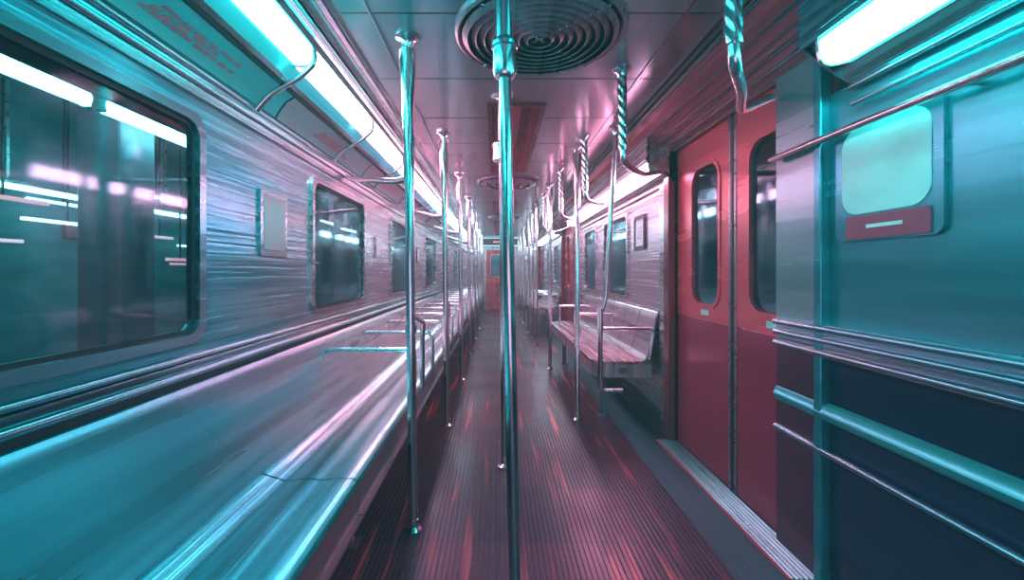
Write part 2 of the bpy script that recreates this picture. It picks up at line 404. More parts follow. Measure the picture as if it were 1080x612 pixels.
# left sill ledge with double rail
bm = B()
tube(bm, [(-1.005, YB, Z(-0.335)), (-1.005, YE, Z(-0.335))], 0.013, 12)
box(bm, -1.055, -1.012, YB, YE, Z(-0.325), Z(-0.298), 0.004)
tube(bm, [(-1.02, YB, Z(-0.285)), (-1.02, YE, Z(-0.285))], 0.010, 12)
struct('trim_11', bm, 'steel', True)
bm = B(); box(bm, -1.06, -1.005, YB, YE, Z(-0.365), Z(-0.348)); struct('trim_12', bm, 'trimdark')
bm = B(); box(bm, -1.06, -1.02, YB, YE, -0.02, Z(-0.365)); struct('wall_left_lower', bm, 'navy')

# right side bays
DOORS = [(1.62, 2.86), (6.2, 7.6), (10.6, 11.9)]
bays = [(YB, 1.62), (2.86, 6.2), (7.6, 10.6), (11.9, YE)]
winsR = {0: [(-1.2, -0.3), (0.05, 0.92)], 1: [(3.88, 4.72), (5.1, 5.75)], 2: [(8.0, 8.8), (9.3, 10.1)], 3: []}
for k, (a, b) in enumerate(bays):
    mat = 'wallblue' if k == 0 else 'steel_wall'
    if k == 0: bm = B(); box(bm, XR, XR+0.03, a, b, -0.02, Z(-0.29)); struct('wall_right_lower', bm, 'navyblue')
    wall_with_windows(1, XR, 0.03, winsR[k], WZ0, WZ1, Z(-0.29) if k == 0 else -0.02, Z(0.62), a, b, mat, 'wall_right' if k == 0 else 'wall_right_bay_%d' % k)
    for w in winsR[k]: window(1, XR, w[0], w[1], WZ0, WZ1)
    if k == 0: b = 1.42
    # lamp cove of the bay: vertical fascia, rails above and below the lamp
    bm = B(); box(bm, 0.985, 1.0, a, b, Z(0.72), Z(0.885)); box(bm, 0.975, 0.985, a, b, Z(0.84), Z(0.85)); box(bm, 0.975, 0.985, a, b, Z(0.79), Z(0.80)); box(bm, 0.972, 0.985, a, b, Z(0.735), Z(0.75))
    struct('trim_%d' % (20+k), bm, 'steel')
    bm = B(); ribbon(bm, [(1.095, Z(0.655)), (1.12, Z(0.63)), (1.165, Z(0.60))], a, b, 0.012)
    tube(bm, [(1.15, a, Z(0.60)), (1.15, b, Z(0.60))], 0.009, 10)
    tube(bm, [(1.15, a+0.01, Z(0.545)), (1.15, b-0.01, Z(0.545))], 0.008, 10)
    struct('trim_%d' % (30+k), bm, 'steel', True)
# header above the doors
for k, (a, b) in enumerate(DOORS):
    if k == 0: a = 1.42
    bm = B(); ribbon(bm, [(0.99, Z(0.895)), (1.03, Z(0.865)), (1.045, Z(0.865)), (1.06, Z(0.845)), (1.08, Z(0.845)), (1.10, Z(0.82)), (1.12, Z(0.82)), (1.14, Z(0.80)), (1.155, Z(0.80)), (1.165, Z(0.785))], a, b, 0.02)
    struct('trim_%d' % (40+k), bm, 'maroon')
    bm = B(); box(bm, 1.036, 1.042, a, b, Z(0.859), Z(0.865)); box(bm, 1.07, 1.076, a, b, Z(0.839), Z(0.845)); box(bm, 1.15, 1.157, a, b, Z(0.786), Z(0.80)); box(bm, 1.108, 1.116, a, b, Z(0.812), Z(0.82))
    struct('trim_%d' % (50+k), bm, 'steel')
    # side closures of the light cove at the bay ends
    bm = B()
    for yy in (a-0.012, b):
        prism(bm, [(0.99, Z(0.90)), (0.985, Z(0.72)), (1.10, Z(0.64)), (1.185, Z(0.60)), (1.185, Z(0.78))], yy, yy+0.012)
    struct('trim_%d' % (60+k), bm, 'steel')

# sliding doors
def leaf(root, y0, y1, wy0, wy1, ztop, x=1.185, sticker=True):
    bm = B(); wz0, wz1 = Z(-0.18), Z(0.60)
    lp = struct_part = None
    # upper leaf around the window (plate with rounded hole)
    xa, xb = x, x+0.035
    frame_x(bm, xa, xb, rrect(y0, y1, Z(-0.27), ztop, 0.004), rrect(wy0, wy1, wz0, wz1, 0.09))
    p = obj('door_leaf', bm, 'door_red', root)
    bm = B(); box(bm, xa+0.003, xb, y0, y1, 0.012, Z(-0.272), 0.003); obj('lower_panel', bm, 'door_plum', p)
    bm = B(); frame_x(bm, xa-0.006, xa, rrect(wy0-0.022, wy1+0.022, wz0-0.022, wz1+0.022, 0.105), rrect(wy0, wy1, wz0, wz1, 0.09)); obj('window_frame', bm, 'door_red', p)
    bm = B(); plate_x(bm, xa+0.012, xa+0.018, rrect(wy0-0.004, wy1+0.004, wz0-0.004, wz1+0.004, 0.09)); obj('pane', bm, 'glass', p)
    if sticker:
        bm = B(); box(bm, xa-0.002, xa, (wy0+wy1)/2-0.045, (wy0+wy1)/2+0.045, Z(-0.245), Z(-0.215)); s = obj('sticker', bm, 'notice', p); s['label'] = 'small pale teal sticker'
    return p
for k, (a, b) in enumerate(DOORS):
    r = struct_root('door_%d' % (k+1), (1.185, (a+b)/2, 0))
    mid = 2.19 if k == 0 else (a+b)/2
    top = Z(0.80)
    leaf(r, mid+0.012, b+0.02, mid+0.14, b-0.22, top)
    if k == 0: leaf(r, 1.53, mid-0.012, 1.70, 2.04, top, 1.185)
    else: leaf(r, a-0.02, mid-0.012, a+0.2, mid-0.13, top)
    bm = B(); box(bm, 1.178, 1.20, mid-0.012, mid+0.012, 0.012, top, 0.003); obj('rubber_edge', bm, 'trimdark', r)
    for e0 in (mid-0.036, mid+0.013):
        bm = B(); box(bm, 1.1815, 1.19, e0, e0+0.023, 0.014, top-0.005, 0.002); obj('edge_strip', bm, 'edge', r)
    # jambs
    for s, yy in (((1, b),) if k == 0 else ((1, b), (-1, a))):
        bm = B(); y0, y1 = (yy, yy+0.085) if s > 0 else (yy-0.085, yy)
        box(bm, 1.125, 1.235, y0, y1, 0.0, Z(0.80), 0.006); obj('jamb', bm, 'jamb', r)
        bm = B(); ys = y1 if s > 0 else y0-0.10; box(bm, 1.135, 1.17, ys, ys+0.10, 0, Z(0.60), 0.004); obj('jamb_cover', bm, 'steel', r)
    # sill plate with grooves
    bm = B(); pts = []; xx = 1.062
    while xx < 1.175: pts += [(xx, 0.006), (xx+0.006, 0.012), (xx+0.012, 0.012), (xx+0.015, 0.006)]; xx += 0.018
    prism(bm, [(1.062, -0.03)] + pts + [(1.183, 0.006), (1.183, -0.03)], a-0.05, b+0.02); obj('sill_plate', bm, 'sill', r)
    bm = B(); box(bm, 1.052, 1.062, a-0.05, b+0.02, -0.01, 0.009); sp = obj('sill_edge', bm, 'door_red', r)
    bm = B(); box(bm, 1.183, 1.25, a-0.08, b+0.05, -0.03, 0.011); obj('track', bm, 'trimdark', r)
# floor patches next to walls in bench bays
for k, (a, b) in enumerate(bays):
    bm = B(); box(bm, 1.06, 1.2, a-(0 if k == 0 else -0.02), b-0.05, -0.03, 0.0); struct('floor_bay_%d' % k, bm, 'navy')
# door pocket post and near wall dressing
bm = B(); box(bm, 1.135, 1.172, 1.53, 1.565, 0.0, Z(0.80), 0.004); struct('trim_70', bm, 'wallblue')
bm = B(); tube(bm, [(1.12, YB, Z(0.457)), (1.12, 1.78, Z(0.457))], 0.013, 12)
for yy in (-0.9, 0.4, 1.05, 1.72): tube(bm, [(1.12, yy, Z(0.457)), (1.172, yy, Z(0.457))], 0.008, 8)
struct('trim_75', bm, 'chrome', True)  # rail added to give a bright light streak along the wall
bm = B(); box(bm, 1.15, 1.172, 1.565, 1.80, Z(-0.30), Z(0.79), 0.004); struct('wall_right_door_pocket', bm, 'pocket')
bm = B(); box(bm, 1.152, 1.172, 1.565, 1.80, 0.012, Z(-0.301), 0.003); struct('wall_right_door_pocket_lower', bm, 'plumdark')
bm = B()
for dz, r in ((-0.20, 0.012), (-0.24, 0.011), (-0.285, 0.012)):
    tube(bm, [(1.135, YB, Z(dz)), (1.135, 1.78, Z(dz))], r, 12)
box(bm, 1.14, 1.168, YB, 1.78, Z(-0.30), Z(-0.185))
struct('trim_71', bm, 'steel', True)
bm = B(); ribbon(bm, [(1.168, Z(-0.468)), (1.15, Z(-0.478)), (1.143, Z(-0.495)), (1.15, Z(-0.512)), (1.168, Z(-0.522))], YB, 1.79, -0.01); struct('trim_72', bm, 'tealpaint', True)
bm = B(); tube(bm, [(1.145, YB, Z(-0.63)), (1.145, 1.79, Z(-0.63))], 0.012, 12); struct('trim_73', bm, 'steel', True)
bm = B(); box(bm, 1.155, 1.17, 2.96, 3.06, 0, 0.4); struct('trim_74', bm, 'navy')
bm = B(); box(bm, 1.13, 1.168, 3.06, 6.1, 0.0, 0.12, 0.005); struct('baseboard_right', bm, 'navy')

# outer roof so that no sky enters above the coves
bm = B(); ribbon(bm, [(-1.12, Z(0.5)), (-1.10, Z(0.8)), (-0.95, Z(0.98)), (-0.6, Z(1.10)), (0.9, Z(1.10)), (1.12, Z(0.98)), (1.26, Z(0.85)), (1.27, Z(0.5))], YB, YE+0.05, 0.02); struct('ceiling_outer_shell', bm, 'navy')

# ------------------------------------------------------------------ end wall and door
bm = B(); box(bm, -1.1, -0.32, YE, YE+0.04, 0, HC+0.05); box(bm, 0.52, 1.24, YE, YE+0.04, 0, HC+0.05); box(bm, -0.32, 0.52, YE, YE+0.04, 1.80, HC+0.05)
struct('wall_back', bm, 'steel_wall')
bm = B(); box(bm, -1.0, -0.40, YE-0.02, YE, 0, 0.14); box(bm, 0.60, 1.15, YE-0.02, YE, 0, 0.14); struct('baseboard_back', bm, 'navy')
r = struct_root('door_4', (0.1, YE, 0))
bm = B()
def rr(x0, x1, z0, z1, rad, n=6): return rrect(x0, x1, z0, z1, rad, n)
frame_y(bm, YE-0.02, YE+0.02, rr(-0.30, 0.50, 0.01, 1.78, 0.004), rr(-0.17, 0.37, 0.98, 1.62, 0.08)); p = obj('door_leaf', bm, 'door_red', r)
bm = B(); plate_y(bm, YE-0.004, YE+0.004, rr(-0.175, 0.375, 0.975, 1.625, 0.08)); obj('pane', bm, 'glass', p)
bm = B(); frame_y(bm, YE-0.028, YE-0.02, rr(-0.19, 0.39, 0.96, 1.64, 0.09), rr(-0.17, 0.37, 0.98, 1.62, 0.08)); obj('window_frame', bm, 'steel', p)
bm = B(); frame_y(bm, YE-0.03, YE-0.02, rr(-0.04, 0.26, 0.42, 0.80, 0.01), rr(-0.02, 0.24, 0.44, 0.78, 0.008))
for i in range(8): box(bm, -0.02, 0.24, YE-0.028, YE-0.02, 0.455+i*0.04, 0.475+i*0.04)
obj('vent_grille', bm, 'jamb', p)
bm = B(); tube(bm, smoothpath([(-0.235, YE-0.02, 0.9), (-0.235, YE-0.06, 0.9), (-0.235, YE-0.06, 1.1), (-0.235, YE-0.02, 1.1)], 0.02), 0.009, 8); obj('door_handle', bm, 'chrome', p, True)
bm = B(); frame_y(bm, YE-0.04, YE, rr(-0.36, 0.56, 0, 1.86, 0.01), rr(-0.31, 0.51, -0.0, 1.80, 0.006)); obj('door_frame', bm, 'steel', r)
t = thing('destination_sign', 'dark illuminated sign box with red text above the coral end door', 'sign', (0.1, YE-0.1, 1.87))
bm = B(); box(bm, -0.46, 0.66, YE-0.14, YE-0.005, 1.88, 2.10, 0.01); obj('sign_box', bm, 'navy', t)
bm = B(); box(bm, -0.48, 0.68, YE-0.15, YE-0.13, 2.085, 2.115); box(bm, -0.48, 0.68, YE-0.15, YE-0.13, 1.865, 1.895); obj('sign_trim', bm, 'trimglow', t)
bm = B(); xx = -0.1
for w in (0.05, 0.03, 0.06, 0.04, 0.05, 0.03, 0.05, 0.06, 0.04):
    box(bm, xx, xx+w, YE-0.146, YE-0.138, 1.965, 2.005); xx += w+0.012
obj('sign_text', bm, 'red_text_streak', t)
for xx, zz, lab in ((-0.62, 1.35, 'small dark notice plate on the end wall left of the coral door'), (0.85, 1.5, 'small dark intercom plate on the end wall right of the coral door')):
    t = thing('notice_plate', lab, 'notice', (xx, YE, zz))
    bm = B(); box(bm, xx-0.07, xx+0.07, YE-0.012, YE, zz-0.12, zz+0.12, 0.004); obj('plate', bm, 'black', t)
    bm = B(); box(bm, xx-0.045, xx+0.045, YE-0.014, YE-0.012, zz-0.02, zz+0.09); obj('face', bm, 'white', t)

# ------------------------------------------------------------------ lamps
def side_of(i, n, names): return names[min(i, len(names)-1)]
def lamp(y0, y1, P, Q, nrm, label, grp, col, name='ceiling_light'):
    """P,Q: (x,z) of the two long edges, nrm: direction the lens faces"""
    P, Q, nv = Vector(P), Vector(Q), Vector(nrm).normalized()
    t = thing(name, label, 'ceiling light', ((P.x+Q.x)/2, (y0+y1)/2, (P.y+Q.y)/2), grp)
    bm = B(); a, b = P-nv*0.03, Q-nv*0.03; d = (Q-P).normalized()
    o1, o2 = P-d*0.006, Q+d*0.006
    prism(bm, [tuple(o1), tuple(a-d*0.006), tuple(b+d*0.006), tuple(o2), tuple(Q-nv*0.012), tuple(P-nv*0.012)], y0, y1); obj('housing', bm, 'housing', t)
    bm = B(); pts = []
    for k in range(7):
        s = k/6; pts.append(P.lerp(Q, s)+nv*(0.045*math.sin(PI*s)))
    prism(bm, [tuple(q) for q in pts]+[tuple(Q-nv*0.010), tuple(P-nv*0.010)], y0+0.012, y1-0.012)
    obj('lens', bm, emit('lamp_lens', col), t, False)
    for yy in (y0, y1-0.012):
        bm = B(); prism(bm, [tuple(o1), *[tuple(q+nv*0.004) for q in pts], tuple(o2), tuple(Q-nv*0.012), tuple(P-nv*0.012)], yy, yy+0.012)
        obj('end_cap', bm, 'housing', t)
    return t
ordw = ['nearest', 'second', 'third', 'fourth', 'fifth', 'sixth', 'seventh', 'eighth', 'ninth', 'tenth', 'eleventh', 'twelfth', 'thirteenth', 'fourteenth', 'fifteenth', 'sixteenth']
LP = 0.85; y = 0.12-LP; i = 0
while y+LP < YE:
    if y > 0.0: lab = '%s long cream-white fluorescent lens from the camera in the left ceiling row' % ordw[i]; i += 1
    else: lab = 'long cream-white fluorescent lens in the left ceiling row behind the camera'
    lamp(y, y+LP, (-0.768, Z(0.935)), (-0.842, Z(0.862)), (0.7, -0.72), lab, 'left row of fluorescent ceiling lights', lampcol(y+LP/2))
    y += LP
i = 0
for (a, b) in bays:
    if b == 1.62: b = 1.375
    n = max(1, round((b-a)/0.85)); w = (b-a-0.02)/n
    for k in range(n):
        ya = a+0.01+k*w
        if ya+w > 0.3: lab = '%s cream-white fluorescent lens from the camera in the right wall cove' % ordw[i]; i += 1
        else: lab = 'cream-white fluorescent lens in the right wall cove behind the camera, %s joint from the rear' % ordw[k]
        lamp(ya, ya+w, (1.0, Z(0.715)), (1.092, Z(0.655)), (-0.6, -0.8), lab, 'right row of fluorescent cove lights', lampcol(ya+w/2))
# curved brackets at the lamp joints on the left
y = 0.12; i = 0
while y < 10:
    if y > 0.9:
        bm = B(); tube(bm, smoothpath([(-1.005, y, Z(0.675)), (-0.955, y, Z(0.735)), (-0.89, y, Z(0.775)), (-0.825, y, Z(0.81)), (-0.76, y, Z(0.87)), (-0.765, y, Z(0.925))], 0.06, 6), 0.013, 10)
        o = obj('lamp_bracket', bm, 'chrome', None, True)
        tag(o, 'curved steel bracket at the %s lamp joint of the left row' % ordw[i], 'bracket', 'curved brackets along the left lamp row'); i += 1
    y += LP

# adverts in the left cove
y = -0.5; i = 0
while y < 11.5:
    L = 1.25
    bm = B(); ribbon(bm, [(-0.925, Z(0.800)), (-0.962, Z(0.777)), (-0.993, Z(0.738)), (-1.012, Z(0.705))], y, y+L-0.02, 0.004)
    teal = y < 1.9
    o = obj('advertisement_card', bm, 'ad1' if teal else 'ad2', None, True)
    bm = B(); cs = 0.50 if teal else random.uniform(0.25, 0.4); P0, P1 = Vector((-0.958, Z(0.7785))), Vector((-0.995, Z(0.7325)))
    nrm2 = Vector((0.78, -0.62))
    for row in range(3):
        yy = y+cs-0.03*row
        for g in range(random.randint(5, 9)):
            w = random.uniform(0.03, 0.07); f0 = 0.08+row*0.30+random.uniform(-0.03, 0.03); f1 = f0+random.uniform(0.18, 0.27)
            a_, b_ = P0.lerp(P1, f0)+nrm2*0.0045, P0.lerp(P1, min(1, f1))+nrm2*0.0045
            vs = [bm.verts.new((a_.x, yy+0.012, a_.y)), bm.verts.new((a_.x, yy+w+0.012, a_.y)), bm.verts.new((b_.x, yy+w, b_.y)), bm.verts.new((b_.x, yy, b_.y))]
            vt = [bm.verts.new(v.co+Vector((0.0012, 0, -0.0010))) for v in vs]
            bm.faces.new(vs[::-1]); bm.faces.new(vt)
            for q in range(4): bm.faces.new((vs[q], vs[(q+1) % 4], vt[(q+1) % 4], vt[q]))
            yy += w+random.uniform(0.006, 0.018)
    pm = obj('printed_marks', bm, 'ink', o); pm['label'] = 'rosy printed marks'
    if y+L > 0.6: lab = ('%s cove advertisement card from the camera above the left windows, ' % ordw[i]) + ('teal with grey-pink marks' if teal else 'grey with rosy marks'); i += 1
    else: lab = 'teal cove advertisement card above the left windows behind the camera'
    tag(o, lab, 'advertisement', 'advertisement cards in the left cove'); y += L

# ------------------------------------------------------------------ poles
def flange(c, up, parent, r=0.045, name='ceiling_flange'):
    bm = B()
    if up: lathe(bm, [(0.022, -0.055), (0.025, -0.03), (0.042, -0.012), (r+0.006, -0.008), (r+0.006, 0.0)], c)
    else: lathe(bm, [(r, 0.0), (r, 0.006), (0.032, 0.012), (0.024, 0.02), (0.022, 0.05)], c)
    return obj(name, bm, 'chrome', parent, True)
def pole(xb, xt, y, label, grp, yt=None, sleeve=True, branch=None, arm=None, r=0.020, category='pole'):
    yt = y if yt is None else yt
    t = thing('grab_pole', label, 'pole', (xb, y, 0), grp)
    b_, t_ = Vector((xb, y, 0.003)), Vector((xt, yt, HC))
    bm = B(); tube(bm, [b_, t_], r, 16); obj('tube', bm, 'chrome', t, True)
    flange((xt, yt, HC), True, t); flange((xb, y, 0.003), False, t, 0.038, 'floor_flange')
    if sleeve:
        bm = B(); p0, p1 = b_.lerp(t_, 0.70), b_.lerp(t_, 0.97)
        tube(bm, [p0, p1], lambda s: 0.0235+0.013*max(0, (s-0.25))/0.3, 18, 26, 3, 0.05, 0.02); obj('twisted_sleeve', bm, 'chrome', t, True)
        bm = B(); p0, p1 = b_.lerp(t_, 0.40), b_.lerp(t_, 0.415); tube(bm, [p0, p1], 0.026, 16); obj('collar', bm, 'chrome', t, True)
    if branch:
        bm = B(); tube(bm, smoothpath(branch, 0.05), 0.014, 12); obj('branch_tube', bm, 'chrome', t, True)
    if arm:
        bm = B(); tube(bm, smoothpath(arm, 0.06), 0.015, 12); obj('cross_bar', bm, 'chrome', t, True)
    return t
LY = [0.45, 1.88, 3.16, 4.5, 5.9, 7.2, 8.6, 10.0, 11.3]
for i, y in enumerate(LY):
    if i == 0: continue
    xb, xt = -0.36, -0.385
    br = [(-0.375, y+0.0, 1.0), (-0.38, y+0.02, 0.93), (-0.40, y+0.5, 0.84), (-0.415, y+0.55, 0.78), (-0.415, y+0.55, 0.475)]
    ar = [(-0.38, y, 1.52), (-0.46, y+0.12, 1.53), (-0.95, y+0.95, 1.72), (-1.015, y+1.02, 1.75)]
    pole(xb, xt, y, '%s chrome floor-to-ceiling pole from the camera at the edge of the left bench row' % ordw[i-1], 'chrome poles along the left benches', branch=br, arm=ar)
# right poles
RY = [(3.28, 3.52, .605, .65), (5.0, 5.02, .61, .61), (6.6, 6.6, .60, .61), (7.3, 7.3, .60, .61), (8.0, 8.0, .58, .6), (9.6, 9.6, .6, .61), (10.9, 10.9, .6, .61), (12.1, 12.1, .6, .61)]
for i, (y, yt, xb, xt) in enumerate(RY):
    pole(xb, xt, y, '%s chrome floor-to-ceiling pole from the camera at the right edge of the aisle' % ordw[i], 'chrome poles along the right side', yt=yt, sleeve=(i < 4))
# leaning bench-end stanchion
t = thing('bench_end_stanchion', 'tall leaning chrome tube rising from the near corner of the right bench to the ceiling', 'pole', (0.70, 3.05, 0.30))
bm = B(); tube(bm, smoothpath([(0.88, 3.05, 0.285), (0.735, 3.05, 0.285), (0.725, 3.05, 0.33), (0.725, 3.05, 0.82), (0.76, 3.05, 0.92), (0.835, 3.05, HC)], 0.03), 0.0175, 16); obj('tube', bm, 'chrome', t, True)
flange((0.835, 3.05, HC), True, t)
bm = B(); tube(bm, [(0.725, 3.05, 0.70), (0.725, 3.05, 0.86)], 0.022, 16); obj('collar', bm, 'chrome', t, True)
# hanging twisted grab hooks
def hook(x, y, zb, end, label):
    t = thing('ceiling_grab_hook', label, 'grab bar', (x, y, HC), 'twisted grab hooks hanging along the right side')
    bm = B(); tube(bm, [(x, y, HC-0.01), (x+0.008, y, zb+0.06)], 0.023, 24, 120, 4, 0.09, 0.004); obj('twisted_bar', bm, 'chrome', t, True)
    bm = B(); tube(bm, smoothpath([(x+0.008, y, zb+0.08), (x+0.012, y, zb), (x+0.1, y+0.12, zb-0.01), (x+0.25, y+0.4, zb+0.03), end], 0.07, 6), 0.016, 12); obj('bent_arm', bm, 'chrome', t, True)
    flange((x, y, HC), True, t, 0.04)
for i, (y, ex, ey) in enumerate(((1.16, 1.125, 1.78), (2.17, 1.13, 2.97), (3.25, 1.11, 4.2), (4.26, 1.11, 5.2), (5.7, 1.11, 6.1), (8.4, 1.11, 9.2), (9.9, 1.11, 10.5))):
    hook(0.62+(0.03 if i == 2 else 0), y, 1.66, (ex, ey, 1.80 if i else 1.83), '%s twisted chrome hook from the camera hanging from the right of the ceiling' % ordw[i])
# centre poles
def cpole(y, xb, xt, label, cr=0.038):
    t = thing('centre_pole', label, 'pole', (xb, y, 0), 'centre poles in the aisle')
    f = lambda z: (xb+(xt-xb)*z/HC, y, z)
    bm = B(); tube(bm, [f(0.003), f(1.80)], 0.0195, 20); obj('lower_tube', bm, 'chrome', t, True)
    bm = B(); tube(bm, [f(1.80), f(HC)], 0.026, 20); obj('upper_tube', bm, 'chrome', t, True)
    c = f(1.80)
    bm = B(); lathe(bm, [(0.022, -0.065), (0.032, -0.06), (cr, -0.045), (cr, 0.03), (cr+0.004, 0.034), (cr+0.004, 0.046), (0.03, 0.052), (0.027, 0.065)], c, 20); obj('collar', bm, 'chrome', t, True)
    flange((xt, y, HC), True, t, 0.06); flange((xb, y, 0.003), False, t, 0.045, 'floor_flange')
cpole(1.40, 0.060, 0.018, 'thick chrome pole with a collar in the middle of the aisle, nearest the camera')
cpole(2.50, 0.045, 0.030, 'chrome pole with a wide collar directly behind the nearest centre pole', 0.055)
cpole(6.2, 0.10, 0.10, 'distant chrome centre pole in the aisle in line before the end door', 0.045)

# ------------------------------------------------------------------ ceiling vents
def vent(cx, cy, R, label, n):
    t = thing('ceiling_vent', label, 'vent', (cx, cy, HC), 'round ceiling vents along the aisle')
    c = (cx, cy, HC)
    bm = B(); lathe(bm, [(R-0.06, -0.002), (R-0.056, -0.022), (R-0.045, -0.030), (R-0.035, -0.022), (R-0.03, 0.0)], c, 48); obj('outer_ring', bm, 'louvre' if n > 5 else 'navy', t, True)
    bm = B(); lathe(bm, [(0.001, -0.002), (R-0.05, -0.002), (R-0.05, 0.0)], c, 48); obj('backing', bm, 'black', t)
    bm = B(); rr_ = R-0.064; sp = rr_/n
    for k in range(n):
        q = rr_-k*sp
        if q < 0.04: break
        lathe(bm, [(q, -0.030), (q-sp*0.62, -0.046), (q-sp*0.64, -0.042), (q-0.002, -0.025), (q, -0.030)], c, 48)
    obj('louvre_rings', bm, 'louvre', t, True)
    bm = B()
    for k in range(4):
        a = PI/4+k*PI/2; tube(bm, [(cx, cy, HC-0.03), (cx+math.cos(a)*(R-0.05), cy+math.sin(a)*(R-0.05), HC-0.03)], 0.006, 6)
    obj('spokes', bm, 'steel', t)
vent(0.18, 1.84, 0.39, 'large louvred round ceiling vent nearest the camera', 9)
vent(0.13, 4.9, 0.38, 'round ceiling vent half way along the car, second from the camera', 3)
vent(0.13, 8.1, 0.32, 'distant round ceiling vent before the end door', 3)
# linear grille between the vents
k = 0
for (a, b) in ((2.62, 4.40), (6.35, 7.7), (8.5, 12.0)):
    t = thing('linear_grille', ['long slatted air grille between the first and second round ceiling vents', 'long slatted air grille between the second and distant round vents', 'far slatted air grille beyond the distant round vent'][k], 'air grille', (0.12, (a+b)/2, HC)); k += 1
    bm = B(); box(bm, -0.06, -0.03, a, b, HC-0.014, HC); box(bm, 0.27, 0.30, a, b, HC-0.014, HC); box(bm, -0.03, 0.27, a, a+0.02, HC-0.014, HC); box(bm, -0.03, 0.27, b-0.02, b, HC-0.014, HC); obj('grille_frame', bm, 'jamb', t)
    bm = B(); y = a+0.03
    while y < b-0.03:
        box(bm, -0.03, 0.09, y, y+0.012, HC-0.012, HC-0.001); box(bm, 0.15, 0.27, y, y+0.012, HC-0.012, HC-0.001); y += 0.035
    obj('slats', bm, 'maroon', t)
    bm = B(); box(bm, 0.09, 0.15, a+0.02, b-0.02, HC-0.012, HC); obj('centre_strip', bm, 'door_plum', t)

# ------------------------------------------------------------------ benches
ST = 0.48
def bench_left(y0, y1, label, arms):
    t = thing('bench', label, 'bench', (-0.58, (y0+y1)/2, 0), 'long steel benches on the left')
    n = round((y1-y0)/0.89); w = (y1-y0)/n
    for k in range(n):
        a, b = y0+k*w+0.0035, y0+(k+1)*w-0.0035
        bm = B()
        top = [(-0.425, ST-0.018), (-0.430, ST-0.006), (-0.442, ST), (-0.50, ST+0.001), (-0.515, ST-0.003), (-0.55, ST-0.004), (-0.565, ST), (-0.61, ST-0.002), (-0.625, ST-0.006),
               (-0.655, ST-0.006), (-0.67, ST), (-0.70, ST+0.008), (-0.715, ST+0.014), (-0.73, ST+0.014)]
        ribbon(bm, top, a, b, 0.016); obj('seat', bm, 'seat_l', t, True)
    if True:
        a, b = y0+0.0004, y1-0.0004
        bm = B()
        bk = [(-0.73, ST+0.012), (-0.745, ST+0.022), (-0.79, ST+0.055), (-0.85, ST+0.11), (-0.92, ST+0.18), (-0.97, ST+0.235), (-0.995, ST+0.262), (-1.008, ST+0.268)]
        ribbon(bm, bk, a, b, 0.012); obj('backrest', bm, 'back', t, True)
    bm = B(); box(bm, -0.448, -0.426, y0+0.003, y1-0.003, ST-0.115, ST-0.02, 0.003); box(bm, -0.45, -0.41, y0+0.003, y1-0.003, ST-0.12, ST-0.112); obj('front_rail', bm, 'fascia', t)
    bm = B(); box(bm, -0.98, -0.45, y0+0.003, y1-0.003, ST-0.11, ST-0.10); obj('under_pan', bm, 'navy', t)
    for yy in (y0+0.45, y1-0.45):
        bm = B(); box(bm, -1.015, -0.46, yy-0.012, yy+0.012, ST-0.15, ST-0.11); box(bm, -0.62, -0.59, yy-0.012, yy+0.012, 0.0, ST-0.15); box(bm, -0.64, -0.57, yy-0.04, yy+0.04, 0.0, 0.008)
        obj('leg', bm, 'fascia', t)
    for ya in arms:
        bm = B(); tube(bm, smoothpath([(-0.905, ya, 0.665), (-0.89, ya, 0.715), (-0.45, ya, 0.715), (-0.427, ya, 0.69), (-0.427, ya, ST-0.01)], 0.035), 0.013, 10); obj('armrest', bm, 'chrome', t, True)
segs = [(-1.33, 1.34), (1.34, 4.01), (4.01, 6.68), (6.68, 9.35), (9.35, 12.02)]
allarms = [2.25+0.64*k for k in range(15)]
nm = ['bench running past the camera on the left, teal lit seat', 'second steel bench from the camera on the left with armrest bars', 'third steel bench from the camera on the left, middle of the row', 'fourth steel bench from the camera on the left with armrest bars', 'farthest steel bench on the left beside the end door wall']
for (a, b), l in zip(segs, nm): bench_left(a, b, l, [q for q in allarms if a < q < b and all(abs(q-(p+0.55)) > 0.1 for p in LY)])

